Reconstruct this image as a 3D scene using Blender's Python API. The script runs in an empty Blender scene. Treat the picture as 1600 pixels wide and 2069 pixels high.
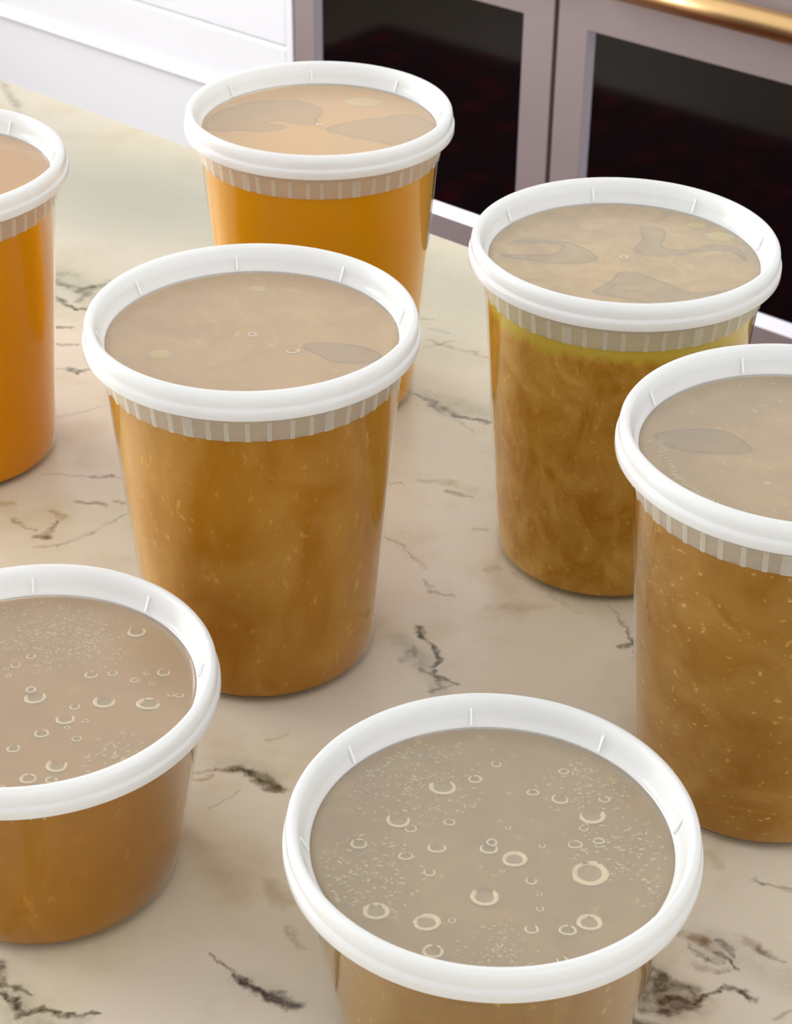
import bpy, bmesh, math, random
from mathutils import Matrix, Vector, noise

random.seed(7)
SC = bpy.context.scene
COL = SC.collection
PI = math.pi

# ------------------------------------------------------------------ camera
CAM_H = 0.44161           # metres above the worktop (worktop is z = 0)
PITCH, ROLL = 0.572955, 0.011930
fw = Vector((0, math.cos(PITCH), -math.sin(PITCH)))
rt0 = Vector((1, 0, 0))
up0 = rt0.cross(fw)
rt = rt0 * math.cos(ROLL) + up0 * math.sin(ROLL)
up = up0 * math.cos(ROLL) - rt0 * math.sin(ROLL)
cd = bpy.data.cameras.new('camera')
cam = bpy.data.objects.new('camera', cd)
COL.objects.link(cam)
cam.matrix_world = Matrix(((rt.x, up.x, -fw.x, 0), (rt.y, up.y, -fw.y, 0), (rt.z, up.z, -fw.z, CAM_H), (0, 0, 0, 1)))
cd.sensor_fit = 'HORIZONTAL'
cd.sensor_width = 36.0
cd.lens = 36.0 * 3859.24 / 1600.0
cd.clip_start = 0.02
cd.dof.use_dof = True
cd.dof.focus_distance = 0.62
cd.dof.aperture_fstop = 60
SC.camera = cam

# ------------------------------------------------------------------ world, light, exposure
W = bpy.data.worlds.new('world'); SC.world = W
W.use_nodes = True
bg = W.node_tree.nodes['Background']
bg.inputs['Color'].default_value = (0.97, 0.98, 1.0, 1)
bg.inputs['Strength'].default_value = 1.08
SC.view_settings.view_transform = 'Standard'
SC.view_settings.look = 'None'
SC.view_settings.gamma = 1.0
SC.view_settings.use_curve_mapping = False
SC.view_settings.exposure = 0.06
SC.cycles.use_denoising = True
SC.cycles.max_bounces = 6
SC.cycles.diffuse_bounces = 3
SC.cycles.glossy_bounces = 3
SC.cycles.use_adaptive_sampling = True
SC.cycles.adaptive_threshold = 0.07
SC.cycles.adaptive_min_samples = 16
SC.cycles.transparent_max_bounces = 20
SC.cycles.sample_clamp_indirect = 6.0

# the kitchen runs along U (to the right and towards the camera); N points from the island to the back wall
YAW = -0.693740
U = Vector((math.cos(YAW), math.sin(YAW), 0))
N = Vector((-math.sin(YAW), math.cos(YAW), 0))
def kit(s, n, z):
    return U * s + N * n + Vector((0, 0, z))
KM = Matrix(((U.x, N.x, 0, 0), (U.y, N.y, 0, 0), (0, 0, 1, 0), (0, 0, 0, 1)))
FLOOR_Z = -0.91
WIN_S = -3.3                                  # the side wall with the window
WIN_N0, WIN_N1, WIN_Z0, WIN_Z1 = -1.5, 1.1, 0.02, 1.35
ld = bpy.data.lights.new('window_daylight', 'AREA')
ld.shape = 'RECTANGLE'
ld.size = WIN_N1 - WIN_N0
ld.size_y = WIN_Z1 - WIN_Z0
ld.energy = 135
ld.color = (0.98, 1.0, 0.99)
lo = bpy.data.objects.new('window_daylight', ld)
COL.objects.link(lo)
lx = U                                        # light shines along +U into the room
lo.matrix_world = Matrix(((N.x, 0, -lx.x, 0), (N.y, 0, -lx.y, 0), (0, 1, 0, 0), (0, 0, 0, 1)))
lo.location = kit(WIN_S - 0.1, (WIN_N0 + WIN_N1) / 2, (WIN_Z0 + WIN_Z1) / 2)

# ------------------------------------------------------------------ helpers
def link(name, me, mat=None, parent=None, smooth=False):
    o = bpy.data.objects.new(name, me)
    COL.objects.link(o)
    if mat is not None and not me.materials:
        me.materials.append(mat)
    if parent is not None:
        o.parent = parent
    if smooth:
        for p in me.polygons:
            p.use_smooth = True
    return o
def tag(o, label=None, cat=None, group=None, kind=None):
    if label: o['label'] = label
    if cat: o['category'] = cat
    if group: o['group'] = group
    if kind: o['kind'] = kind
    return o
def empty(name, loc=(0, 0, 0), mat=None):
    o = bpy.data.objects.new(name, None)
    COL.objects.link(o)
    o.empty_display_size = 0.05
    if mat is not None: o.matrix_world = mat
    else: o.location = loc
    return o
def lathe(name, prof, segs=96, closed=False):
    """revolve (r, z) points; r == 0 ends collapse to a pole; closed joins last to first"""
    vs, fs, rings = [], [], []
    for r, z in prof:
        if r < 1e-7:
            rings.append([len(vs)]); vs.append((0, 0, z))
        else:
            rings.append(list(range(len(vs), len(vs) + segs)))
            vs += [(r * math.cos(2 * PI * i / segs), r * math.sin(2 * PI * i / segs), z) for i in range(segs)]
    pairs = list(zip(rings, rings[1:])) + ([(rings[-1], rings[0])] if closed else [])
    for a, b in pairs:
        for i in range(segs):
            j = (i + 1) % segs
            if len(a) == 1 and len(b) == 1: continue
            if len(a) == 1: fs.append((a[0], b[j], b[i]))
            elif len(b) == 1: fs.append((a[i], a[j], b[0]))
            else: fs.append((a[i], a[j], b[j], b[i]))
    me = bpy.data.meshes.new(name)
    me.from_pydata(vs, [], fs)
    bm = bmesh.new(); bm.from_mesh(me)
    bmesh.ops.recalc_face_normals(bm, faces=bm.faces)
    bm.to_mesh(me); bm.free()
    for p in me.polygons: p.use_smooth = True
    return me
def box_bm(bm, x0, x1, y0, y1, z0, z1):
    v = [bm.verts.new((x, y, z)) for z in (z0, z1) for y in (y0, y1) for x in (x0, x1)]
    for f in ((0, 2, 3, 1), (4, 5, 7, 6), (0, 1, 5, 4), (2, 6, 7, 3), (0, 4, 6, 2), (1, 3, 7, 5)):
        bm.faces.new([v[i] for i in f])
def box(name, x0, x1, y0, y1, z0, z1, bevel=0, segs=2):
    bm = bmesh.new()
    box_bm(bm, x0, x1, y0, y1, z0, z1)
    if bevel:
        bmesh.ops.bevel(bm, geom=bm.edges[:], offset=bevel, segments=segs, affect='EDGES', profile=0.5)
    me = bpy.data.meshes.new(name); bm.to_mesh(me); bm.free()
    return me
def tube(name, pts, r, segs=20, caps=True):
    bm = bmesh.new()
    P = [Vector(p) for p in pts]
    rings = []
    for i, p in enumerate(P):
        t = (P[min(i + 1, len(P) - 1)] - P[max(i - 1, 0)]).normalized()
        a = t.cross(Vector((0, 0, 1)))
        if a.length < 1e-3: a = t.cross(Vector((1, 0, 0)))
        a.normalize(); b = t.cross(a)
        rings.append([bm.verts.new(p + (a * math.cos(2 * PI * k / segs) + b * math.sin(2 * PI * k / segs)) * r) for k in range(segs)])
    for A, B in zip(rings, rings[1:]):
        for k in range(segs):
            bm.faces.new((A[k], A[(k + 1) % segs], B[(k + 1) % segs], B[k]))
    if caps:
        bm.faces.new(rings[0]); bm.faces.new(rings[-1])
    bmesh.ops.recalc_face_normals(bm, faces=bm.faces)
    me = bpy.data.meshes.new(name); bm.to_mesh(me); bm.free()
    for p in me.polygons: p.use_smooth = len(p.vertices) == 4
    return me
def srgb(r, g, b):
    f = lambda c: c / 12.92 if c <= 0.04045 else ((c + 0.055) / 1.055) ** 2.4
    return (f(r / 255), f(g / 255), f(b / 255), 1)

# ------------------------------------------------------------------ materials
def new_mat(name):
    m = bpy.data.materials.new(name); m.use_nodes = True
    nt = m.node_tree
    for n in list(nt.nodes): nt.nodes.remove(n)
    out = nt.nodes.new('ShaderNodeOutputMaterial')
    return m, nt, out
def nd(nt, typ, ins=None, **kw):
    n = nt.nodes.new(typ)
    for k, v in kw.items(): setattr(n, k, v)
    for k, v in (ins or {}).items():
        if hasattr(v, 'is_linked') or isinstance(v, bpy.types.NodeSocket): nt.links.new(v, n.inputs[k])
        else: n.inputs[k].default_value = v
    return n
def simple(name, col, rough=0.5, metal=0.0, spec=0.5, noise_scale=None, noise_amt=0.06, bump=0.0):
    m, nt, out = new_mat(name)
    b = nd(nt, 'ShaderNodeBsdfPrincipled', {'Base Color': col, 'Roughness': rough, 'Metallic': metal, 'Specular IOR Level': spec})
    if noise_scale:
        g = nd(nt, 'ShaderNodeNewGeometry')
        nz = nd(nt, 'ShaderNodeTexNoise', {'Vector': g.outputs['Position'], 'Scale': noise_scale, 'Detail': 4.0})
        hs = nd(nt, 'ShaderNodeMixRGB', {'Fac': nz.outputs['Fac'], 'Color1': tuple(c * (1 - noise_amt) for c in col[:3]) + (1,), 'Color2': tuple(min(1, c * (1 + noise_amt)) for c in col[:3]) + (1,)})
        nt.links.new(hs.outputs[0], b.inputs['Base Color'])
        if bump:
            bp = nd(nt, 'ShaderNodeBump', {'Height': nz.outputs['Fac'], 'Strength': bump, 'Distance': 0.001})
            nt.links.new(bp.outputs[0], b.inputs['Normal'])
    nt.links.new(b.outputs[0], out.inputs['Surface'])
    return m

def milky(name, clear, haze_col, gloss_rough, transl=0.5, ior=1.45):
    """thin milky or clear polypropylene: part of the light passes straight, part is scattered, the skin is glossy"""
    m, nt, out = new_mat(name)
    tr = nd(nt, 'ShaderNodeBsdfTransparent', {'Color': (0.985, 0.985, 0.975, 1)})
    df = nd(nt, 'ShaderNodeBsdfDiffuse', {'Color': haze_col})
    tl = nd(nt, 'ShaderNodeBsdfTranslucent', {'Color': haze_col})
    sc = nd(nt, 'ShaderNodeMixShader', {0: transl, 1: df.outputs[0], 2: tl.outputs[0]})
    mx = nd(nt, 'ShaderNodeMixShader', {0: clear, 1: sc.outputs[0], 2: tr.outputs[0]})
    gl = nd(nt, 'ShaderNodeBsdfGlossy', {'Color': (1, 1, 1, 1), 'Roughness': gloss_rough})
    # thin sheet: Schlick reflectance, the same from both faces
    f0 = 1.6 * ((ior - 1) / (ior + 1)) ** 2
    lw = nd(nt, 'ShaderNodeLayerWeight', {'Blend': 0.5})
    pw = nd(nt, 'ShaderNodeMath', {0: lw.outputs['Facing'], 1: 4.5}, operation='POWER')
    fr = nd(nt, 'ShaderNodeMath', {0: pw.outputs[0], 1: 0.75 * (1 - f0), 2: f0}, operation='MULTIPLY_ADD')
    fin = nd(nt, 'ShaderNodeMixShader', {0: fr.outputs[0], 1: mx.outputs[0], 2: gl.outputs[0]})
    nt.links.new(fin.outputs[0], out.inputs['Surface'])
    return m
def clear_film(name, tint, rough, f0, refl):
    """clear sheet or film: light passes with a tint, the skin reflects more towards the edges"""
    m, nt, out = new_mat(name)
    tr = nd(nt, 'ShaderNodeBsdfTransparent', {'Color': tint})
    if refl <= 0:
        nt.links.new(tr.outputs[0], out.inputs['Surface']); return m
    gl = nd(nt, 'ShaderNodeBsdfGlossy', {'Color': (1, 1, 1, 1), 'Roughness': rough})
    lw = nd(nt, 'ShaderNodeLayerWeight', {'Blend': 0.5})
    pw = nd(nt, 'ShaderNodeMath', {0: lw.outputs['Facing'], 1: 4.0}, operation='POWER')
    fr = nd(nt, 'ShaderNodeMath', {0: pw.outputs[0], 1: refl, 2: f0}, operation='MULTIPLY_ADD')
    fin = nd(nt, 'ShaderNodeMixShader', {0: fr.outputs[0], 1: tr.outputs[0], 2: gl.outputs[0]})
    nt.links.new(fin.outputs[0], out.inputs['Surface'])
    return m
M_WALL = clear_film('clear_polypropylene', (0.985, 0.985, 0.975, 1), 0.07, 0.004, 0.85)
M_BAND = milky('frosted_band', 0.62, (0.90, 0.86, 0.74, 1), 0.30, 0.45, 1.2)
M_RIB = milky('frosted_rib', 0.74, (0.96, 0.95, 0.90, 1), 0.25, 0.4, 1.25)
M_LID = milky('white_lid', 0.18, (0.985, 0.99, 0.985, 1), 0.22, 0.42, 1.45)
M_PANEL = milky('milky_lid_panel', 0.84, (0.90, 0.86, 0.70, 1), 0.16, 0.25, 1.35)
M_WET = clear_film('wet_contact_patch', (0.925, 0.92, 0.895, 1), 0.2, 0, 0)
M_EDGE = clear_film('wet_patch_edge', (0.85, 0.84, 0.80, 1), 0.2, 0, 0)
M_FAT = milky('yellow_fat', 0.52, (0.95, 0.74, 0.08, 1), 0.3, 0.3, 1.2)
M_FOAM = milky('foam_speck', 0.35, (0.80, 0.70, 0.48, 1), 0.25, 0.3, 1.3)
def broth_mat(name, deep, pale, mott=0.5, scale=38, sss=0.005, streak=(1, 1, 0.6), speck=0.3, fat=None):
    """cloudy gelled stock: colour clouds, pale specks, and where the photo shows it a fat layer on top"""
    m, nt, out = new_mat(name)
    tc = nd(nt, 'ShaderNodeTexCoord')
    mp = nd(nt, 'ShaderNodeMapping', {'Vector': tc.outputs['Object'], 'Scale': streak})
    n1 = nd(nt, 'ShaderNodeTexNoise', {'Vector': mp.outputs[0], 'Scale': scale, 'Detail': 6.0, 'Roughness': 0.62, 'Distortion': 0.8})
    r1 = nd(nt, 'ShaderNodeMapRange', {'Value': n1.outputs['Fac'], 'From Min': 0.36, 'From Max': 0.72})
    f1 = nd(nt, 'ShaderNodeMath', {0: r1.outputs[0], 1: mott}, operation='MULTIPLY')
    c1 = nd(nt, 'ShaderNodeMixRGB', {'Fac': f1.outputs[0], 'Color1': deep, 'Color2': pale})
    n2 = nd(nt, 'ShaderNodeTexNoise', {'Vector': mp.outputs[0], 'Scale': scale * 7, 'Detail': 2.0})
    r2 = nd(nt, 'ShaderNodeMapRange', {'Value': n2.outputs['Fac'], 'From Min': 0.64, 'From Max': 0.74})
    f2 = nd(nt, 'ShaderNodeMath', {0: r2.outputs[0], 1: speck}, operation='MULTIPLY')
    c2 = nd(nt, 'ShaderNodeMixRGB', {'Fac': f2.outputs[0], 'Color1': c1.outputs[0], 'Color2': tuple(min(1, v * 1.45 + 0.03) for v in pale[:3]) + (1,)})
    last = c2
    if fat:
        z0, z1, fcol = fat
        sx = nd(nt, 'ShaderNodeSeparateXYZ', {0: tc.outputs['Object']})
        wob = nd(nt, 'ShaderNodeMath', {0: n1.outputs['Fac'], 1: 0.010, 2: sx.outputs['Z']}, operation='MULTIPLY_ADD')
        rf = nd(nt, 'ShaderNodeMapRange', {'Value': wob.outputs[0], 'From Min': z0 + 0.005, 'From Max': z1 + 0.005}, interpolation_type='SMOOTHSTEP')
        dn = nd(nt, 'ShaderNodeMapRange', {'Value': sx.outputs['Z'], 'From Min': z1 + 0.0085, 'From Max': z1 + 0.011, 'To Min': 1.0, 'To Max': 0.0})
        rf = nd(nt, 'ShaderNodeMath', {0: rf.outputs[0], 1: dn.outputs[0]}, operation='MULTIPLY')
        last = nd(nt, 'ShaderNodeMixRGB', {'Fac': rf.outputs[0], 'Color1': c2.outputs[0], 'Color2': fcol})
    b = nd(nt, 'ShaderNodeBsdfPrincipled', {'Base Color': last.outputs[0], 'Roughness': 0.35, 'Specular IOR Level': 0.06,
            'Subsurface Weight': 0.85, 'Subsurface Radius': (1.0, 0.72, 0.35), 'Subsurface Scale': sss})
    nt.links.new(b.outputs[0], out.inputs['Surface'])
    return m

HANDLE_Z = -0.281
# vein segments of the marble, and broad 'w' strokes painted to tone down the bright back: colour, strength, ends (x0, y0, x1, y1), half widths, in metres on the worktop
VEINS_AND_TONING = [
    ('b', 0.45, -0.071, 0.5135, -0.0617, 0.5163, 0.0005, 0.0007), ('b', 0.45, -0.0617, 0.5163, -0.0569, 0.5172, 0.0007, 0.0014), ('d', 0.95, -0.0569, 0.5172, -0.051, 0.513, 0.0016, 0.0014),
    ('d', 0.95, -0.051, 0.513, -0.0456, 0.51, 0.0014, 0.0017), ('d', 0.95, -0.0456, 0.51, -0.0399, 0.5069, 0.0017, 0.0021), ('b', 0.7, -0.0466, 0.5115, -0.0393, 0.5064, 0.0028, 0.0024),
    ('g', 0.3, -0.0594, 0.5198, -0.0405, 0.5122, 0.0046, 0.0052), ('b', 0.6, -0.0566, 0.4282, -0.0521, 0.4247, 0.0005, 0.0008), ('b', 0.6, -0.0521, 0.4247, -0.0489, 0.4194, 0.0008, 0.0012),
    ('k', 0.95, -0.0489, 0.4194, -0.0463, 0.4159, 0.0012, 0.0014), ('k', 0.95, -0.0463, 0.4159, -0.0415, 0.4123, 0.0014, 0.0017), ('k', 0.95, -0.0415, 0.4123, -0.0368, 0.4106, 0.0017, 0.0015),
    ('k', 0.95, -0.0368, 0.4106, -0.0318, 0.4091, 0.0015, 0.0024), ('k', 0.95, -0.0318, 0.4091, -0.0284, 0.4074, 0.0024, 0.0018), ('g', 0.2, -0.0488, 0.4179, -0.0284, 0.4091, 0.0046, 0.0045),
    ('d', 0.95, 0.0088, 0.6016, 0.0111, 0.5945, 0.0012, 0.0013), ('d', 0.95, 0.0111, 0.5945, 0.0158, 0.5889, 0.0013, 0.0013), ('d', 0.95, 0.0158, 0.5889, 0.0173, 0.582, 0.0013, 0.0015),
    ('d', 0.95, 0.0173, 0.582, 0.0157, 0.577, 0.0015, 0.0009), ('d', 0.85, 0.0157, 0.5739, 0.0167, 0.5691, 0.0011, 0.0011), ('d', 0.85, 0.0167, 0.5691, 0.0226, 0.5665, 0.0011, 0.0009),
    ('d', 0.8, 0.0202, 0.5644, 0.0141, 0.5607, 0.0009, 0.0015), ('g', 0.35, 0.0006, 0.5943, 0.0101, 0.5803, 0.005, 0.0057), ('g', 0.35, 0.0101, 0.5803, 0.0174, 0.5607, 0.0057, 0.0044),
    ('d', 0.5, 0.0035, 0.5811, 0.0075, 0.5868, 0.0015, 0.0011), ('t', 0.5, 0.0096, 0.7113, 0.0215, 0.7087, 0.0017, 0.0017), ('b', 0.6, 0.0214, 0.7026, 0.0331, 0.6985, 0.0013, 0.0011),
    ('t', 0.35, 0.0226, 0.7088, 0.0343, 0.7029, 0.0022, 0.0022), ('d', 0.6, -0.0007, 0.7877, 0.0075, 0.7855, 0.0012, 0.0009), ('d', 0.6, 0.0075, 0.7855, 0.0179, 0.7787, 0.0009, 0.0012),
    ('d', 0.75, 0.0179, 0.7763, 0.027, 0.7696, 0.0021, 0.0018), ('d', 0.9, 0.027, 0.7682, 0.0428, 0.7618, 0.0016, 0.0011), ('g', 0.4, 0.0133, 0.7856, 0.0431, 0.77, 0.0065, 0.0069),
    ('d', 0.3, 0.0063, 0.7878, 0.0357, 0.7539, 0.0009, 0.0009), ('g', 0.5, -0.1806, 0.9108, -0.1707, 0.9111, 0.0036, 0.0031), ('d', 0.65, -0.1792, 0.902, -0.1641, 0.892, 0.0023, 0.002),
    ('d', 0.85, -0.1641, 0.892, -0.1582, 0.8956, 0.0023, 0.0023), ('d', 0.85, -0.1582, 0.8956, -0.1514, 0.9028, 0.0023, 0.0021), ('d', 0.85, -0.1763, 0.8831, -0.1677, 0.8737, 0.0018, 0.0015),
    ('d', 0.85, -0.1677, 0.8737, -0.1641, 0.8694, 0.0015, 0.0013), ('d', 0.85, -0.1641, 0.8694, -0.155, 0.8729, 0.0013, 0.0013), ('d', 0.6, -0.1642, 0.8806, -0.1608, 0.8886, 0.002, 0.0018),
    ('d', 0.75, -0.1713, 0.8512, -0.1627, 0.8503, 0.0015, 0.001), ('d', 0.5, -0.1683, 0.8322, -0.1579, 0.8325, 0.001, 0.001), ('d', 0.6, -0.1645, 0.808, -0.1577, 0.8067, 0.0007, 0.0012),
    ('d', 0.6, -0.1577, 0.8067, -0.1526, 0.8048, 0.0012, 0.0012), ('d', 0.6, -0.1526, 0.8048, -0.1451, 0.8104, 0.0012, 0.0007), ('d', 0.3, -0.1573, 0.762, -0.1352, 0.7717, 0.0007, 0.0007),
    ('g', 0.4, -0.1829, 0.9138, -0.1496, 0.8798, 0.0117, 0.0101), ('b', 0.65, 0.0911, 0.4392, 0.0988, 0.435, 0.0022, 0.0022), ('b', 0.65, 0.0988, 0.435, 0.1028, 0.4297, 0.0022, 0.0019),
    ('d', 0.85, 0.1028, 0.4297, 0.1093, 0.4242, 0.0009, 0.0006), ('d', 0.7, 0.1033, 0.4355, 0.1084, 0.4283, 0.0009, 0.0009), ('b', 0.5, 0.1113, 0.4367, 0.1158, 0.4331, 0.0016, 0.0016),
    ('d', 0.7, 0.1158, 0.4331, 0.1225, 0.4267, 0.0011, 0.0008), ('d', 0.7, 0.0813, 0.4248, 0.0854, 0.4207, 0.0012, 0.0014), ('d', 0.7, 0.0854, 0.4207, 0.084, 0.4149, 0.0014, 0.0014),
    ('k', 0.85, 0.076, 0.4108, 0.085, 0.4097, 0.0021, 0.0018), ('k', 0.85, 0.085, 0.4097, 0.0932, 0.4089, 0.0018, 0.0014), ('d', 0.7, 0.0775, 0.4132, 0.0832, 0.4141, 0.0011, 0.0012),
    ('k', 0.95, 0.0932, 0.4089, 0.0972, 0.4127, 0.0011, 0.0009), ('k', 0.95, 0.0972, 0.4127, 0.1016, 0.4152, 0.0009, 0.0009), ('k', 0.95, 0.1016, 0.4152, 0.1032, 0.4161, 0.0009, 0.0009),
    ('k', 0.95, 0.1032, 0.4161, 0.1082, 0.4133, 0.0009, 0.0009), ('k', 0.95, 0.1082, 0.4133, 0.1105, 0.4105, 0.0009, 0.0012), ('b', 0.5, 0.0788, 0.4231, 0.0926, 0.4101, 0.0077, 0.0076),
    ('k', 0.75, 0.0729, 0.4024, 0.0797, 0.4, 0.0015, 0.0015), ('d', 0.5, 0.0827, 0.417, 0.0932, 0.4151, 0.0031, 0.0021), ('k', 0.9, -0.1214, 0.4219, -0.1193, 0.4137, 0.0018, 0.0018),
    ('d', 0.65, -0.1193, 0.4137, -0.1151, 0.4122, 0.0009, 0.0009), ('d', 0.65, -0.1151, 0.4122, -0.1113, 0.4094, 0.0009, 0.0006), ('k', 0.85, -0.1183, 0.4097, -0.1155, 0.4074, 0.0008, 0.0012),
    ('k', 0.85, -0.1155, 0.4074, -0.1131, 0.4046, 0.0012, 0.0015), ('k', 0.85, -0.1131, 0.4046, -0.1116, 0.4023, 0.0015, 0.0012), ('d', 0.85, -0.1127, 0.4009, -0.1098, 0.4033, 0.0009, 0.0007),
    ('d', 0.85, -0.1098, 0.4033, -0.1062, 0.404, 0.0007, 0.0009), ('d', 0.85, -0.1062, 0.404, -0.1015, 0.403, 0.0009, 0.0007), ('d', 0.85, -0.1015, 0.403, -0.0969, 0.4021, 0.0007, 0.0009),
    ('d', 0.85, -0.0969, 0.4021, -0.089, 0.4009, 0.0009, 0.0006), ('g', 0.55, -0.123, 0.4137, -0.1097, 0.3982, 0.0091, 0.0104), ('g', 0.4, -0.108, 0.3971, -0.0935, 0.3995, 0.0039, 0.0033),
    ('t', 0.5, -0.1694, 0.6872, -0.1651, 0.6873, 0.0017, 0.0017), ('b', 0.5, -0.1637, 0.6768, -0.1593, 0.6731, 0.0013, 0.001), ('b', 0.5, -0.1593, 0.6731, -0.1501, 0.6676, 0.001, 0.0008),
    ('b', 0.75, -0.1502, 0.6635, -0.1452, 0.6632, 0.0014, 0.0019), ('b', 0.75, -0.1452, 0.6632, -0.1428, 0.6727, 0.0019, 0.001), ('t', 0.65, -0.1478, 0.6818, -0.1404, 0.6751, 0.0017, 0.0019),
    ('b', 0.6, -0.1375, 0.6895, -0.1238, 0.6867, 0.0011, 0.0011), ('b', 0.55, -0.1215, 0.6906, -0.1163, 0.6896, 0.0008, 0.0008), ('b', 0.3, -0.1541, 0.7109, -0.1347, 0.7114, 0.0011, 0.0009),
    ('b', 0.6, -0.1347, 0.7114, -0.1259, 0.7103, 0.0009, 0.0009), ('b', 0.6, -0.1259, 0.7103, -0.1189, 0.7068, 0.0009, 0.0006), ('b', 0.35, -0.1481, 0.6546, -0.1406, 0.6548, 0.0008, 0.0008),
    ('b', 0.35, -0.1406, 0.6548, -0.1283, 0.6662, 0.0008, 0.001), ('b', 0.35, -0.1283, 0.6662, -0.1151, 0.6798, 0.001, 0.0008), ('d', 0.6, 0.089, 0.6081, 0.0914, 0.5987, 0.0008, 0.0008),
    ('d', 0.6, 0.0914, 0.5987, 0.0923, 0.585, 0.0008, 0.0009), ('k', 0.8, 0.0868, 0.5909, 0.0933, 0.5952, 0.0013, 0.0017), ('b', 0.35, -0.0113, 0.6669, 0.0032, 0.6597, 0.0006, 0.0008),
    ('b', 0.35, 0.0032, 0.6597, 0.0128, 0.6411, 0.0008, 0.0008), ('b', 0.45, 0.0123, 0.633, 0.0147, 0.6258, 0.0008, 0.001), ('b', 0.45, 0.0147, 0.6258, 0.0218, 0.6232, 0.001, 0.0008),
    ('b', 0.4, -0.0032, 0.7057, 0.0033, 0.7075, 0.0009, 0.0009), ('t', 0.5, 0.0366, 0.6423, 0.0423, 0.6424, 0.0016, 0.0016), ('b', 0.4, 0.033, 0.6716, 0.0384, 0.6717, 0.001, 0.001),
    ('t', 0.25, 0.0386, 0.6423, 0.0475, 0.6149, 0.0061, 0.0059), ('d', 0.6, 0.1196, 0.4655, 0.1228, 0.4625, 0.0008, 0.0008), ('b', 0.45, 0.1228, 0.4625, 0.1319, 0.4594, 0.0008, 0.0008),
    ('t', 0.35, 0.105, 0.4765, 0.1091, 0.4704, 0.0015, 0.0015), ('d', 0.35, 0.0149, 0.8416, 0.0438, 0.8248, 0.001, 0.001), ('d', 0.3, 0.0149, 0.8343, 0.0284, 0.8409, 0.001, 0.001),
    ('d', 0.3, 0.0158, 0.8549, 0.0249, 0.8504, 0.001, 0.001), ('d', 0.25, 0.0089, 0.8673, 0.0176, 0.8642, 0.001, 0.001), ('g', 0.55, -0.267, 1.2096, -0.2421, 1.1522, 0.0039, 0.0031),
    ('g', 0.35, -0.2455, 1.1608, -0.2284, 1.1191, 0.0028, 0.0027), ('t', 0.35, -0.0453, 0.5332, -0.0363, 0.5367, 0.0009, 0.0007), ('t', 0.6, -0.0693, 0.5098, -0.0628, 0.5126, 0.001, 0.0009),
    ('b', 0.3, -0.0624, 0.4943, -0.0535, 0.5041, 0.0007, 0.0005), ('t', 0.5, -0.0401, 0.4586, -0.0351, 0.4519, 0.0024, 0.0024), ('t', 0.5, -0.0318, 0.4387, -0.0276, 0.4301, 0.0011, 0.0009),
    ('t', 0.3, -0.0688, 0.4813, -0.0501, 0.4557, 0.005, 0.0097), ('t', 0.3, 0.0377, 0.6147, 0.0614, 0.6179, 0.0027, 0.002), ('b', 0.2, 0.0486, 0.639, 0.0729, 0.6137, 0.001, 0.001),
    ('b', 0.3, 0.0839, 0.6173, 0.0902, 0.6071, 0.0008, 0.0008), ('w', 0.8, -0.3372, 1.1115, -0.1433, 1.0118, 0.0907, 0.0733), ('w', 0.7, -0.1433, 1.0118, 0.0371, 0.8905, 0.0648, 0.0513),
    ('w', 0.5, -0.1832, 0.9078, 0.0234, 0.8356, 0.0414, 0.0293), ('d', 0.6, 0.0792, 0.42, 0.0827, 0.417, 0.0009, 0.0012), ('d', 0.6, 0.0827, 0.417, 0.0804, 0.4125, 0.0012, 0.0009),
    ('d', 0.55, 0.0859, 0.418, 0.091, 0.4155, 0.0011, 0.0009), ('d', 0.55, 0.091, 0.4155, 0.0927, 0.4115, 0.0009, 0.0009), ('k', 0.7, 0.0771, 0.4068, 0.0838, 0.4057, 0.0012, 0.0014),
    ('k', 0.7, 0.0838, 0.4057, 0.0922, 0.4071, 0.0014, 0.0011), ('b', 0.5, 0.0774, 0.4169, 0.0859, 0.405, 0.0052, 0.006), ('b', 0.4, 0.0946, 0.4264, 0.1012, 0.4234, 0.0012, 0.0011),
    ('b', 0.4, 0.1012, 0.4234, 0.1065, 0.4231, 0.0011, 0.0008), ('d', 0.5, 0.0931, 0.4334, 0.0995, 0.428, 0.0008, 0.0009), ('d', 0.5, 0.0995, 0.428, 0.1041, 0.426, 0.0009, 0.0008),
    ('g', 0.3, 0.0992, 0.4382, 0.1241, 0.4176, 0.0063, 0.0071), ('d', 0.4, 0.1157, 0.4035, 0.1221, 0.4056, 0.0009, 0.0008), ('d', 0.5, -0.0556, 0.5156, -0.0485, 0.5141, 0.0009, 0.001),
    ('d', 0.5, -0.0485, 0.5141, -0.0422, 0.5116, 0.001, 0.001), ('d', 0.5, -0.049, 0.5094, -0.0428, 0.5059, 0.001, 0.0014), ('d', 0.5, -0.0428, 0.5059, -0.0404, 0.5043, 0.0014, 0.001),
    ('b', 0.5, 0.0083, 0.6035, 0.0125, 0.5971, 0.0008, 0.001), ('d', 0.5, 0.0091, 0.5757, 0.0138, 0.5721, 0.0009, 0.0011), ('d', 0.5, 0.0138, 0.5721, 0.0178, 0.5631, 0.0011, 0.0013),
]
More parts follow.
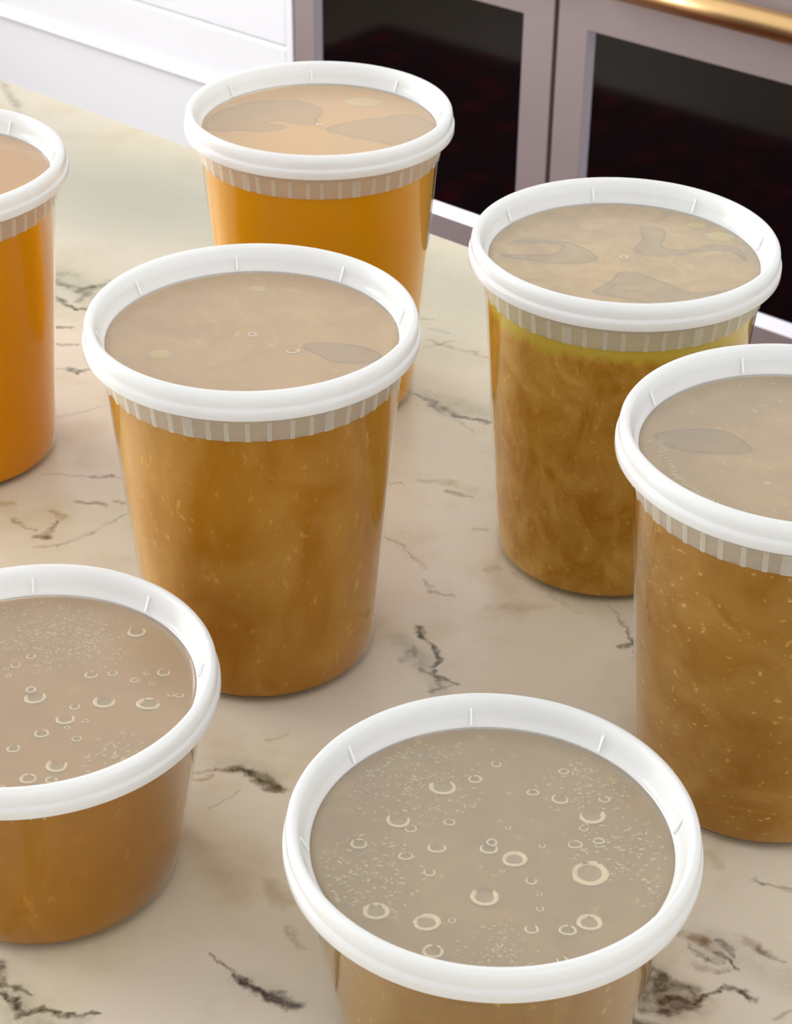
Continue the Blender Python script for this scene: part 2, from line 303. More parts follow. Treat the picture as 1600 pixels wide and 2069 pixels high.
# bubbles and wet patches under the lids, in metres from the lid centre
BUB_F = [(0.0129, 0.0235, 0.0016), (0.0207, 0.0208, 0.002), (0.0295, 0.0139, 0.0031), (0.0337, 0.0208, 0.0014), (0.0237, 0.0015, 0.0017), (-0.0155, -0.0004, 0.0021), (-0.0118, 0.0102, 0.0014), (-0.0265, 0.011, 0.0028), (-0.0008, -0.0005, 0.0021), (0.0062, -0.0045, 0.0032), (-0.0177, -0.0104, 0.0015), (-0.0026, -0.0193, 0.0034), (0.0269, -0.0095, 0.0046), (0.0105, -0.0133, 0.0014), (0.0124, -0.0185, 0.0008), (0.0123, -0.0242, 0.0009), (0.0096, -0.0318, 0.0016), (0.0193, -0.032, 0.0021), (0.0254, -0.0288, 0.0031), (-0.0186, -0.0295, 0.0033), (-0.0118, -0.0289, 0.0009), (-0.0323, -0.0255, 0.0032), (-0.017, -0.0402, 0.0024), (0.0171, -0.0429, 0.0012), (-0.0135, 0.0256, 0.0032), (-0.0243, -0.004, 0.0017), (-0.0376, 0.0008, 0.0021), (0.005, 0.0082, 0.0007), (0.0058, 0.0231, 0.0006), (-0.0047, 0.0171, 0.0006), (0.0143, 0.0007, 0.0008), (0.0027, -0.0095, 0.0006), (-0.0036, -0.0309, 0.0005), (0.0008, -0.0378, 0.0007), (0.0266, 0.0082, 0.0011), (0.0305, 0.0031, 0.0014), (-0.0039, 0.0291, 0.0018), (-0.0229, 0.0073, 0.0014), (0.0226, 0.033, 0.0013), (0.0026, 0.036, 0.0013)]
BUB_E = [(0.0232, -0.003, 0.0028), (0.037, -0.0039, 0.0031), (0.0144, -0.0059, 0.0014), (0.0124, -0.0119, 0.0023), (0.0063, -0.019, 0.0019), (0.0173, -0.0213, 0.0013), (-0.001, -0.0263, 0.0018), (0.0132, -0.0336, 0.0028), (0.0057, -0.0398, 0.0022), (0.0126, -0.0403, 0.0015), (0.0172, 0.0102, 0.0017), (0.0239, 0.0111, 0.0013), (0.0314, 0.0077, 0.0012), (0.04, 0.0119, 0.0017), (0.0288, 0.0334, 0.0026), (0.0014, -0.0014, 0.0028), (-0.0033, 0.0194, 0.0013), (-0.0088, 0.0092, 0.0009), (0.0186, -0.0128, 0.0009), (0.0136, -0.016, 0.0008), (0.0435, 0.0006, 0.0009), (0.0462, 0.0002, 0.0011), (-0.0075, 0.0146, 0.0013), (0.0346, 0.0113, 0.0008), (0.0369, 0.0063, 0.0008), (-0.0017, -0.0441, 0.0012)]
PC1 = [(-0.0469, 0.0026), (-0.028, 0.0031), (-0.023, 0.0086), (-0.0246, 0.013), (-0.0407, 0.0153), (-0.0291, 0.0165), (-0.0179, 0.0132), (-0.0102, 0.0023), (-0.0134, -0.0022), (-0.0266, -0.0038)]
PC2 = [(0.0096, 0.03), (0.018, 0.027), (0.0176, 0.0196), (0.0155, 0.0132), (0.018, 0.0097), (0.0255, 0.009), (0.0356, 0.0133), (0.0448, 0.0114), (0.0465, -0.0005), (0.0425, 0.0082), (0.035, 0.0093), (0.0173, 0.0039), (0.0098, 0.0042), (0.005, 0.0093), (0.0094, 0.0185)]
PC3 = [(-0.0136, -0.0283), (-0.0064, -0.019), (-0.002, -0.0113), (0.0044, -0.012), (0.0145, -0.0214), (0.0228, -0.0277), (0.0376, -0.0261), (0.0254, -0.0358), (0.0108, -0.0378), (0.0021, -0.0352), (-0.0066, -0.0314)]
PD = [(-0.0452, 0.0091), (-0.0425, 0.0123), (-0.0327, 0.0144), (-0.0232, 0.0134), (-0.0176, 0.0081), (-0.0156, 0.002), (-0.0204, -0.0002), (-0.0313, 0.0001), (-0.0397, 0.0024)]
PA = [(0.0179, -0.0063), (0.0244, -0.0043), (0.0365, -0.0058), (0.0448, -0.0118), (0.0427, -0.0169), (0.0368, -0.0185), (0.0283, -0.0173), (0.0248, -0.0138)]
PB1 = [(-0.0137, 0.0309), (-0.0034, 0.0251), (0.0007, 0.0179), (-0.0016, 0.0101), (-0.0022, 0.0024), (-0.0078, 0.0022), (-0.0189, 0.0065), (-0.0242, 0.0034), (-0.0152, -0.001), (-0.0225, -0.0064), (-0.0333, -0.0056), (-0.0484, -0.0049), (-0.0477, 0.0115), (-0.0335, 0.0272)]
PB2 = [(0.0032, -0.0033), (0.0121, -0.0099), (0.025, -0.0163), (0.0336, -0.0194), (0.0464, -0.0088), (0.0504, 0.0029), (0.0443, 0.0115), (0.0377, 0.0155), (0.0268, 0.011), (0.0117, 0.0046)]

def vein_group():
    # one vein segment = distance to a line segment with a width at each end
    grp = bpy.data.node_groups.new('vein_segment', 'ShaderNodeTree')
    for nm, tp in (('P', 'NodeSocketVector'), ('A', 'NodeSocketVector'), ('BA', 'NodeSocketVector'), ('Inv', 'NodeSocketFloat'),
                   ('W0', 'NodeSocketFloat'), ('DW', 'NodeSocketFloat'), ('Strength', 'NodeSocketFloat'), ('Break', 'NodeSocketFloat'), ('Color', 'NodeSocketColor'), ('Vein', 'NodeSocketColor')):
        grp.interface.new_socket(nm, in_out='INPUT', socket_type=tp)
    grp.interface.new_socket('Color', in_out='OUTPUT', socket_type='NodeSocketColor')
    grp.interface.new_socket('P', in_out='OUTPUT', socket_type='NodeSocketVector')
    gi = grp.nodes.new('NodeGroupInput'); go = grp.nodes.new('NodeGroupOutput')
    I = gi.outputs
    pa = nd(grp, 'ShaderNodeVectorMath', {0: I['P'], 1: I['A']}, operation='SUBTRACT')
    dt = nd(grp, 'ShaderNodeVectorMath', {0: pa.outputs[0], 1: I['BA']}, operation='DOT_PRODUCT')
    h = nd(grp, 'ShaderNodeMath', {0: dt.outputs['Value'], 1: I['Inv']}, operation='MULTIPLY', use_clamp=True)
    hb = nd(grp, 'ShaderNodeVectorMath', {0: I['BA'], 'Scale': h.outputs[0]}, operation='SCALE')
    ds = nd(grp, 'ShaderNodeVectorMath', {0: pa.outputs[0], 1: hb.outputs[0]}, operation='DISTANCE')
    w = nd(grp, 'ShaderNodeMath', {0: h.outputs[0], 1: I['DW'], 2: I['W0']}, operation='MULTIPLY_ADD')
    st = nd(grp, 'ShaderNodeMath', {0: I['Strength'], 1: I['Break']}, operation='MULTIPLY')
    mr = nd(grp, 'ShaderNodeMapRange', {'Value': ds.outputs['Value'], 'From Min': w.outputs[0], 'From Max': 0.0, 'To Min': 0.0, 'To Max': st.outputs[0]}, interpolation_type='SMOOTHSTEP')
    mx = nd(grp, 'ShaderNodeMixRGB', {'Fac': mr.outputs[0], 'Color1': I['Color'], 'Color2': I['Vein']})
    # pass the point on through the colour so that the segments are evaluated one after the other
    ch = nd(grp, 'ShaderNodeVectorMath', {0: mx.outputs[0], 1: (1e-9, 1e-9, 0), 2: I['P']}, operation='MULTIPLY_ADD')
    grp.links.new(mx.outputs[0], go.inputs[0])
    grp.links.new(ch.outputs[0], go.inputs[1])
    return grp
VEIN_GROUP = vein_group()
def marble_mat(veins):  # veins also holds the 'w' strokes, painted darkening at the back
    m, nt, out = new_mat('cream_marble')
    g = nd(nt, 'ShaderNodeNewGeometry')
    pos = g.outputs['Position']
    # domain warp so that the veins run jaggedly
    wa = nd(nt, 'ShaderNodeTexNoise', {'Vector': pos, 'Scale': 70.0, 'Detail': 3.0, 'Roughness': 0.6})
    wv = nd(nt, 'ShaderNodeVectorMath', {0: wa.outputs['Color'], 1: (0.5, 0.5, 0.5)}, operation='SUBTRACT')
    ws = nd(nt, 'ShaderNodeVectorMath', {0: wv.outputs[0], 'Scale': 0.010}, operation='SCALE')
    wb = nd(nt, 'ShaderNodeTexNoise', {'Vector': pos, 'Scale': 280.0, 'Detail': 3.0, 'Roughness': 0.65})
    wv2 = nd(nt, 'ShaderNodeVectorMath', {0: wb.outputs['Color'], 1: (0.5, 0.5, 0.5)}, operation='SUBTRACT')
    ws2 = nd(nt, 'ShaderNodeVectorMath', {0: wv2.outputs[0], 'Scale': 0.0028}, operation='SCALE')
    p1 = nd(nt, 'ShaderNodeVectorMath', {0: pos, 1: ws.outputs[0]}, operation='ADD')
    p2 = nd(nt, 'ShaderNodeVectorMath', {0: p1.outputs[0], 1: ws2.outputs[0]}, operation='ADD')
    flat = nd(nt, 'ShaderNodeVectorMath', {0: p2.outputs[0], 1: (1, 1, 0)}, operation='MULTIPLY')
    brk = nd(nt, 'ShaderNodeTexNoise', {'Vector': pos, 'Scale': 120.0, 'Detail': 5.0, 'Roughness': 0.7})
    brr = nd(nt, 'ShaderNodeMapRange', {'Value': brk.outputs['Fac'], 'From Min': 0.34, 'From Max': 0.56, 'To Min': 0.35, 'To Max': 1.0})
    # ground colour: cream, pinkish grey and olive-beige clouds
    c_a = nd(nt, 'ShaderNodeTexNoise', {'Vector': pos, 'Scale': 9.0, 'Detail': 4.0, 'Roughness': 0.55, 'Distortion': 0.7})
    c_b = nd(nt, 'ShaderNodeTexNoise', {'Vector': p1.outputs[0], 'Scale': 26.0, 'Detail': 5.0, 'Roughness': 0.6})
    ra = nd(nt, 'ShaderNodeMapRange', {'Value': c_a.outputs['Fac'], 'From Min': 0.35, 'From Max': 0.65}, interpolation_type='SMOOTHSTEP')
    rb = nd(nt, 'ShaderNodeMapRange', {'Value': c_b.outputs['Fac'], 'From Min': 0.48, 'From Max': 0.72, 'To Max': 0.55}, interpolation_type='SMOOTHSTEP')
    base = nd(nt, 'ShaderNodeMixRGB', {'Fac': ra.outputs[0], 'Color1': MARBLE_A, 'Color2': MARBLE_B})
    col = nd(nt, 'ShaderNodeMixRGB', {'Fac': rb.outputs[0], 'Color1': base.outputs[0], 'Color2': MARBLE_C})
    grp = VEIN_GROUP
    cur = col.outputs[0]
    pcur = flat.outputs[0]
    for c, s, x0, y0, x1, y1, w0, w1 in sorted(veins, key=lambda v: -max(v[6], v[7])):
        soft = max(w0, w1) > 0.0035
        n = nt.nodes.new('ShaderNodeGroup'); n.node_tree = grp
        k = 1.9 if not soft else 1.4
        nt.links.new(pcur, n.inputs['P'])
        n.inputs['A'].default_value = (x0, y0, 0)
        n.inputs['BA'].default_value = (x1 - x0, y1 - y0, 0)
        n.inputs['Inv'].default_value = 1.0 / max(1e-9, (x1 - x0) ** 2 + (y1 - y0) ** 2)
        n.inputs['W0'].default_value = w0 * k
        n.inputs['DW'].default_value = (w1 - w0) * k
        n.inputs['Strength'].default_value = s
        if max(w0, w1) > 0.012: n.inputs['Break'].default_value = 0.9
        else: nt.links.new(brr.outputs[0], n.inputs['Break'])
        nt.links.new(cur, n.inputs['Color'])
        n.inputs['Vein'].default_value = VEIN_AND_TONING_COL[c]
        cur, pcur = n.outputs[0], n.outputs[1]
    b = nd(nt, 'ShaderNodeBsdfPrincipled', {'Base Color': cur, 'Roughness': 0.24, 'Specular IOR Level': 0.4})
    nt.links.new(b.outputs[0], out.inputs['Surface'])
    return m
MARBLE_A, MARBLE_B, MARBLE_C = srgb(215, 203, 186), srgb(216, 204, 178), srgb(198, 181, 147)
VEIN_AND_TONING_COL = {'d': srgb(78, 72, 50), 'k': srgb(66, 46, 30), 'b': srgb(118, 88, 52), 't': srgb(164, 134, 84), 'g': srgb(144, 140, 118), 'w': srgb(172, 169, 152)}  # 'w' is no vein: painted darkening that offsets strong light at the back
M_MARBLE = marble_mat([])
M_WHITE = simple('white_lacquer', srgb(244, 244, 248), 0.35, noise_scale=6, noise_amt=0.01)
M_GAP = simple('dark_gap', srgb(14, 14, 14), 0.8)
M_STEEL = simple('warm_steel_frame', srgb(176, 162, 161), 0.40, 0.5, noise_scale=14, noise_amt=0.04)
M_TRIM = simple('bright_steel_bevel', srgb(214, 209, 218), 0.35, 0.25)
M_GLASSD = simple('smoked_oven_glass', srgb(6, 5, 5), 0.06, 0.0, 0.5)
M_BRASS = simple('brushed_brass', srgb(230, 188, 132), 0.36, 1.0, noise_scale=60, noise_amt=0.05)
M_WALLP = simple('white_wall_paint', srgb(232, 231, 228), 0.7, noise_scale=10, noise_amt=0.02)
M_ISL = simple('taupe_island_panel', srgb(120, 110, 100), 0.5, noise_scale=12, noise_amt=0.05)
M_BLACK = simple('black_enamel', srgb(20, 18, 18), 0.5)

def rug_mat():
    m, nt, out = new_mat('red_patterned_rug')
    tc = nd(nt, 'ShaderNodeTexCoord')
    v = nd(nt, 'ShaderNodeTexVoronoi', {'Vector': tc.outputs['Object'], 'Scale': 14.0})
    n = nd(nt, 'ShaderNodeTexNoise', {'Vector': tc.outputs['Object'], 'Scale': 30.0, 'Detail': 4.0})
    a = nd(nt, 'ShaderNodeMapRange', {'Value': v.outputs['Distance'], 'From Min': 0.15, 'From Max': 0.5})
    c = nd(nt, 'ShaderNodeMixRGB', {'Fac': a.outputs[0], 'Color1': srgb(150, 30, 44), 'Color2': srgb(48, 22, 34)})
    d = nd(nt, 'ShaderNodeMixRGB', {'Fac': n.outputs['Fac'], 'Color1': c.outputs[0], 'Color2': srgb(74, 26, 34)})
    b = nd(nt, 'ShaderNodeBsdfPrincipled', {'Base Color': d.outputs[0], 'Roughness': 0.95, 'Specular IOR Level': 0.1})
    nt.links.new(b.outputs[0], out.inputs['Surface'])
    return m
def wood_mat():
    m, nt, out = new_mat('brown_floor_wood')
    tc = nd(nt, 'ShaderNodeTexCoord')
    mp = nd(nt, 'ShaderNodeMapping', {'Vector': tc.outputs['Object'], 'Scale': (1.5, 22, 1)})
    n = nd(nt, 'ShaderNodeTexNoise', {'Vector': mp.outputs[0], 'Scale': 4.0, 'Detail': 6.0})
    c = nd(nt, 'ShaderNodeMixRGB', {'Fac': n.outputs['Fac'], 'Color1': srgb(96, 76, 58), 'Color2': srgb(136, 112, 88)})
    b = nd(nt, 'ShaderNodeBsdfPrincipled', {'Base Color': c.outputs[0], 'Roughness': 0.45})
    nt.links.new(b.outputs[0], out.inputs['Surface'])
    return m

# ------------------------------------------------------------------ the setting (kitchen frame: x along U, y along N)
def kset(o):
    o.matrix_world = KM
    return o
tag(kset(link('floor', box('floor', WIN_S, 2.4, -2.4, 2.62, FLOOR_Z - 0.04, FLOOR_Z), wood_mat())), 'brown wooden kitchen floor', kind='structure')
tag(kset(link('wall_back', box('wall_back', WIN_S - 0.12, 2.4, 2.62, 2.74, FLOOR_Z - 0.04, 1.75), M_WALLP)), 'white wall behind the cabinets', kind='structure')
bm = bmesh.new()
ws0, ws1 = WIN_S - 0.12, WIN_S
box_bm(bm, ws0, ws1, -2.4, WIN_N0, FLOOR_Z - 0.04, 1.75)
box_bm(bm, ws0, ws1, WIN_N1, 2.62, FLOOR_Z - 0.04, 1.75)
box_bm(bm, ws0, ws1, WIN_N0, WIN_N1, FLOOR_Z - 0.04, WIN_Z0)
box_bm(bm, ws0, ws1, WIN_N0, WIN_N1, WIN_Z1, 1.75)
me = bpy.data.meshes.new('wall_left'); bm.to_mesh(me); bm.free()
tag(kset(link('wall_left', me, M_WALLP)), 'white side wall with the window opening', kind='structure')
win = tag(kset(empty('window_1')), 'tall white framed daylight window', kind='structure')
for nm, a in (('window_frame', (WIN_N0, WIN_N1, WIN_Z0, WIN_Z0 + 0.05)), ('window_frame', (WIN_N0, WIN_N1, WIN_Z1 - 0.05, WIN_Z1)),
              ('window_frame', (WIN_N0, WIN_N0 + 0.05, WIN_Z0 + 0.05, WIN_Z1 - 0.05)), ('window_frame', (WIN_N1 - 0.05, WIN_N1, WIN_Z0 + 0.05, WIN_Z1 - 0.05)),
              ('mullion', ((WIN_N0 + WIN_N1) / 2 - 0.025, (WIN_N0 + WIN_N1) / 2 + 0.025, WIN_Z0 + 0.05, WIN_Z1 - 0.05))):
    link(nm, box(nm, ws0 + 0.06, ws0 + 0.11, *a, 0.004), M_WHITE, win)

# island with its marble worktop
def worktop_mesh():
    """the slab; its top is cut into fields so that each field's marble carries only the veins that cross it"""
    me = box('worktop', -1.55, 1.1, -0.75, 0.757, -0.04, 0.0, 0.0025, 3)
    vl = []
    for v in VEINS_AND_TONING:
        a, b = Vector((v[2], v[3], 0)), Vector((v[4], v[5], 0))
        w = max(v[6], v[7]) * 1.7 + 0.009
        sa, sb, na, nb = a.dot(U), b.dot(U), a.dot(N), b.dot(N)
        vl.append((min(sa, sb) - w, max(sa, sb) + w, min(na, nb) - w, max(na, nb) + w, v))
    st = 0.07
    s0, s1 = min(v[0] for v in vl), max(v[1] for v in vl)
    n0, n1 = min(v[2] for v in vl), min(0.74, max(v[3] for v in vl))
    ns, nn = int((s1 - s0) / st) + 1, int((n1 - n0) / st) + 1
    cs = [s0 + (s1 - s0) * i / ns for i in range(ns + 1)]; cn = [n0 + (n1 - n0) * i / nn for i in range(nn + 1)]
    bm = bmesh.new(); bm.from_mesh(me)
    for c, nv in [((x, 0, 0), (1, 0, 0)) for x in cs] + [((0, y, 0), (0, 1, 0)) for y in cn]:
        bmesh.ops.bisect_plane(bm, geom=bm.verts[:] + bm.edges[:] + bm.faces[:], plane_co=c, plane_no=nv)
    me.materials.append(M_MARBLE)
    slot = {}
    for f in bm.faces:
        c = f.calc_center_median()
        i = next((k for k in range(ns) if cs[k] <= c.x <= cs[k + 1]), None); j = next((k for k in range(nn) if cn[k] <= c.y <= cn[k + 1]), None)
        if c.y > cn[-1] and c.y < 0.758: j = nn - 1
        if i is None or j is None or c.z < -0.003: continue
        if (i, j) not in slot:
            top = 9 if j == nn - 1 else cn[j + 1]
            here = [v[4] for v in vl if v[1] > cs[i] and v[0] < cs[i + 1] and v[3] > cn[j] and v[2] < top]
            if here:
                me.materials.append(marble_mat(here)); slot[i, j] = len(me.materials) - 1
            else: slot[i, j] = 0
        f.material_index = slot[i, j]
    bm.to_mesh(me); bm.free()
    return me
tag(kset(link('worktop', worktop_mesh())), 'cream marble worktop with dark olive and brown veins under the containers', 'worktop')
isl = tag(kset(empty('kitchen_island')), 'taupe panelled island base under the marble worktop', 'island')
link('island_body', box('island_body', -1.50, 1.05, -0.70, 0.715, FLOOR_Z + 0.10, -0.04), M_ISL, isl)
link('plinth', box('plinth', -1.45, 1.0, -0.65, 0.65, FLOOR_Z, FLOOR_Z + 0.10), M_BLACK, isl)
for i in range(4):
    link('side_panel', box('side_panel', -1.48 + i * 0.635, -1.48 + i * 0.635 + 0.61, 0.715, 0.727, FLOOR_Z + 0.13, -0.07, 0.004), M_ISL, isl)
rug = kset(link('rug', box('rug', -2.6, 0.6, 0.95, 1.86, FLOOR_Z, FLOOR_Z + 0.008, 0.002), rug_mat()))
tag(rug, 'dark red patterned rug seen mirrored in the oven glass', 'rug')

# white drawer cabinet to the left of the range; fronts on the plane n = 2.0
FN = 2.0
SX = -1.869                                    # where cabinet and range meet
cab = tag(kset(empty('drawer_cabinet')), 'white lacquered drawer cabinet left of the range', 'cabinet')
CX0 = WIN_S + 0.02
link('carcass', box('carcass', CX0, SX - 0.002, FN + 0.022, 2.60, FLOOR_Z + 0.09, -0.035), M_WHITE, cab)
link('plinth', box('plinth', CX0, SX - 0.002, FN + 0.06, 2.58, FLOOR_Z, FLOOR_Z + 0.09), M_WHITE, cab)
link('end_stile', box('end_stile', SX - 0.016, SX - 0.002, FN - 0.001, FN + 0.022, FLOOR_Z + 0.09, -0.035, 0.001), M_WHITE, cab)
def front(z0, z1, lip):
    """drawer front; lip = height of the sloping, upward facing lower edge"""
    x0, x1 = CX0, SX - 0.0175
    bm = bmesh.new()
    pr = [(FN + 0.022, z0), (FN - 0.012 if lip else FN, z0), (FN - 0.012 if lip else FN, z0 + 0.002)]
    pr += [(FN, z0 + lip)] if lip else []
    pr += [(FN, z1 - 0.0035), (FN + 0.003, z1), (FN + 0.022, z1)]
    a = [bm.verts.new((x0, n, z)) for n, z in pr]; b = [bm.verts.new((x1, n, z)) for n, z in pr]
    k = len(pr)
    for i in range(k):
        bm.faces.new((a[i], a[(i + 1) % k], b[(i + 1) % k], b[i]))
    bm.faces.new(a); bm.faces.new(b)
    bmesh.ops.recalc_face_normals(bm, faces=bm.faces)
    me = bpy.data.meshes.new('drawer_front'); bm.to_mesh(me); bm.free()
    return link('drawer_front', me, M_WHITE, cab)
front(FLOOR_Z + 0.10, -0.6085, 0)
front(-0.6055, -0.5145, 0.016)
front(-0.5110, -0.30, 0)
front(-0.2965, -0.045, 0)
tag(kset(link('back_worktop', box('back_worktop', CX0, SX - 0.002, FN - 0.02, 2.60, -0.035, 0.0, 0.002), M_MARBLE)), 'marble slab on top of the white drawer cabinet', 'worktop')

# range cooker with two framed glass doors and brass rails
rng = tag(kset(empty('range_cooker')), 'steel range cooker with two smoked glass doors and brass handle rail', 'range cooker')
RX1 = SX + 2 * 0.468
link('body', box('body', SX + 0.001, RX1, FN + 0.03, 2.60, FLOOR_Z + 0.08, 0.0), M_BLACK, rng)
link('plinth', box('plinth', SX + 0.02, RX1 - 0.02, FN + 0.08, 2.58, FLOOR_Z, FLOOR_Z + 0.08), M_BLACK, rng)
link('control_panel', box('control_panel', SX + 0.002, RX1, FN, FN + 0.03, -0.175, 0.0, 0.004), M_STEEL, rng)
def oven_door(x0, x1, z0, z1, fl, fr, ft, fb, handle):
    """frame with a sloping bevel round a set-back pane"""
    bv, dep = 0.007, 0.009
    lo_ = [(x0, z0), (x1, z0), (x1, z1), (x0, z1)]
    mid = [(x0 + fl, z0 + fb), (x1 - fr, z0 + fb), (x1 - fr, z1 - ft), (x0 + fl, z1 - ft)]
    inn = [(x0 + fl + bv, z0 + fb + 0.015), (x1 - fr - bv, z0 + fb + 0.015), (x1 - fr - bv, z1 - ft - bv * 0.6), (x0 + fl + bv, z1 - ft - bv * 0.6)]
    def ringmesh(name, loops):
        bm = bmesh.new()
        L = [[bm.verts.new((p[0], n, p[1])) for p in lp] for lp, n in loops]
        k = len(L)
        for i in range(k):
            A, B = L[i], L[(i + 1) % k]
            for j in range(4):
                bm.faces.new((A[j], A[(j + 1) % 4], B[(j + 1) % 4], B[j]))
        bmesh.ops.recalc_face_normals(bm, faces=bm.faces)
        me = bpy.data.meshes.new(name); bm.to_mesh(me); bm.free()
        return me
    d = link('door', ringmesh('door', [(lo_, FN + 0.028), (lo_, FN), (mid, FN), (mid, FN + 0.028)]), M_STEEL, rng)
    link('bevel', ringmesh('bevel', [(mid, FN + 0.0005), (inn, FN + dep), (inn, FN + 0.024), (mid, FN + 0.024)]), M_TRIM, d)
    link('glass_pane', box('glass_pane', inn[0][0] + 0.0003, inn[1][0] - 0.0003, FN + dep + 0.001, FN + dep + 0.006, inn[0][1] + 0.0003, inn[2][1] - 0.0003), M_GLASSD, d)
    zc = handle
    y = FN - 0.055
    tb = link('handle', tube('handle', [(x0 + 0.03, y, zc), (x1 - 0.03, y, zc)], 0.0165), M_BRASS, d)
    for x in (x0 + 0.06, x1 - 0.06):
        link('handle_post', tube('handle_post', [(x, y, zc), (x, FN + 0.002, zc)], 0.008, 14), M_BRASS, d)
DZ0, DZ1 = -0.735, -0.180
oven_door(SX + 0.002, -1.4060, DZ0, DZ1, 0.039, 0.048, 0.187, 0.041, HANDLE_Z)
oven_door(-1.3985, RX1, DZ0, DZ1, 0.046, 0.039, 0.187, 0.041, HANDLE_Z)
link('kick_panel', box('kick_panel', SX + 0.002, RX1, FN + 0.002, FN + 0.03, FLOOR_Z + 0.08, DZ0 - 0.004, 0.002), M_STEEL, rng)

# ------------------------------------------------------------------ soup containers
R_TOP = 0.0527
def shell_profile(h, rb, rtop):
    zt = h - 0.0175
    slope = (rtop - rb) / zt
    outer = [(0, 0.0004), (rb - 0.010, 0.0004), (rb - 0.0065, 0.0), (rb - 0.0030, 0.0002), (rb - 0.0008, 0.0014), (rb + slope * 0.004, 0.004)]
    outer += [(rb + slope * z, z) for z in (0.02, 0.045, zt * 0.66, zt)] if h > 0.1 else [(rb + slope * z, z) for z in (0.015, zt * 0.5, zt)]
    outer += [(rtop + 0.0005, zt + 0.001), (rtop + 0.0008, h - 0.0120), (rtop + 0.0018, h - 0.0112), (rtop + 0.0018, h - 0.0104), (rtop + 0.0012, h - 0.0098), (rtop + 0.0014, h - 0.0050)]
    t = 0.0006
    # the wall is a 0.6 mm skin wetted by the broth on its inside; only the free lip shows an inner face
    inner = [(r - t, z) for r, z in outer if z > h - 0.0115]
    return outer + inner[::-1]
LID_PROF = [(.0574, -.0100), (.0589, -.0100), (.0591, -.0096), (.0591, -.0070), (.0589, -.0064), (.0582, -.0062), (.0580, -.0058), (.0582, -.0052), (.0583, -.0032), (.0580, -.0015), (.0573, -.0004),
            (.0563, .0), (.0553, -.0005), (.0547, -.0016), (.0540, -.0040), (.0532, -.0066), (.0526, -.0080), (.0519, -.0087), (.0514, -.0089),
            (.0514, -.0094), (.0524, -.0093), (.0533, -.0080), (.0540, -.0062), (.0549, -.0028), (.0556, -.0014), (.0564, -.0010), (.0571, -.0016), (.0574, -.0032), (.0574, -.0060)]
PZ = -0.0089                     # lid panel, top face, below the crest of the lid
ME_LID = lathe('lid', LID_PROF, 128, True)
ME_PANEL = lathe('lid_panel', [(0, PZ), (.049, PZ), (.0513, PZ + 0.0000), (.0513, PZ - 0.0005), (.049, PZ - 0.0005), (0, PZ - 0.0005)], 96)
ME_GATE = lathe('gate_mark', [(.0009, PZ + .0001), (.0011, PZ + .0004), (.0014, PZ + .0004), (.0017, PZ + .0001)], 24, True)
def tick_mesh():
    bm = bmesh.new()
    p0 = [(.0518, -.0085), (.0541, -.0036)]
    w, t = 0.00035, 0.0004
    vs = []
    for r, z in p0:
        for dy in (-w, w):
            vs.append(bm.verts.new((r, dy, z)))
            vs.append(bm.verts.new((r - t, dy, z + t * 0.6)))
    a = vs
    for f in ((0, 2, 3, 1), (4, 5, 7, 6), (0, 4, 6, 2), (1, 3, 7, 5), (0, 1, 5, 4), (2, 6, 7, 3)):
        bm.faces.new([a[i] for i in f])
    bmesh.ops.recalc_face_normals(bm, faces=bm.faces)
    me = bpy.data.meshes.new('ridge'); bm.to_mesh(me); bm.free()
    return me
ME_TICK = tick_mesh()
M_RIDGE = simple('white_ridge', srgb(246, 247, 246), 0.4)
ME_RIB = box('rib', -0.0002, 0.0004, -0.0008, 0.0008, -0.0038, 0.0038, 0.00015, 1)
ME_RIBW = box('rib', -0.0002, 0.0004, -0.0017, 0.0017, -0.0038, 0.0038, 0.00015, 1)
def patch_mesh(name, pts, z, thick):
    """smooth closed blob through the points, as a thin plate"""
    P = [Vector(p) for p in pts]; n = len(P); out = []
    for i in range(n):
        a, b, c, d = P[i - 1], P[i], P[(i + 1) % n], P[(i + 2) % n]
        for k in range(5):
            t = k / 5
            out.append(0.5 * ((2 * b) + (c - a) * t + (2 * a - 5 * b + 4 * c - d) * t * t + (3 * b - a - 3 * c + d) * t ** 3))
    bm = bmesh.new()
    f = bm.faces.new([bm.verts.new((p.x, p.y, z)) for p in out])
    r = bmesh.ops.extrude_face_region(bm, geom=[f])
    bmesh.ops.translate(bm, verts=[v for v in r['geom'] if isinstance(v, bmesh.types.BMVert)], vec=(0, 0, -thick))
    bmesh.ops.recalc_face_normals(bm, faces=bm.faces)
    me = bpy.data.meshes.new(name); bm.to_mesh(me); bm.free()
    # outline strip
    bm = bmesh.new(); k = len(out); w = 0.0005
    cs = []
    for i in range(k):
        t = (out[(i + 1) % k] - out[i - 1]); t.normalize(); nn = Vector((-t.y, t.x))
        cs.append([bm.verts.new((out[i].x + nn.x * s * w, out[i].y + nn.y * s * w, zz)) for s, zz in ((-1, z - thick * .5), (0, z), (1, z - thick * .5), (0, z - thick))])
    for i in range(k):
        A, B = cs[i], cs[(i + 1) % k]
        for j in range(4): bm.faces.new((A[j], A[(j + 1) % 4], B[(j + 1) % 4], B[j]))
    bmesh.ops.recalc_face_normals(bm, faces=bm.faces)
    me2 = bpy.data.meshes.new('patch_outline'); bm.to_mesh(me2); bm.free()
    return me, me2

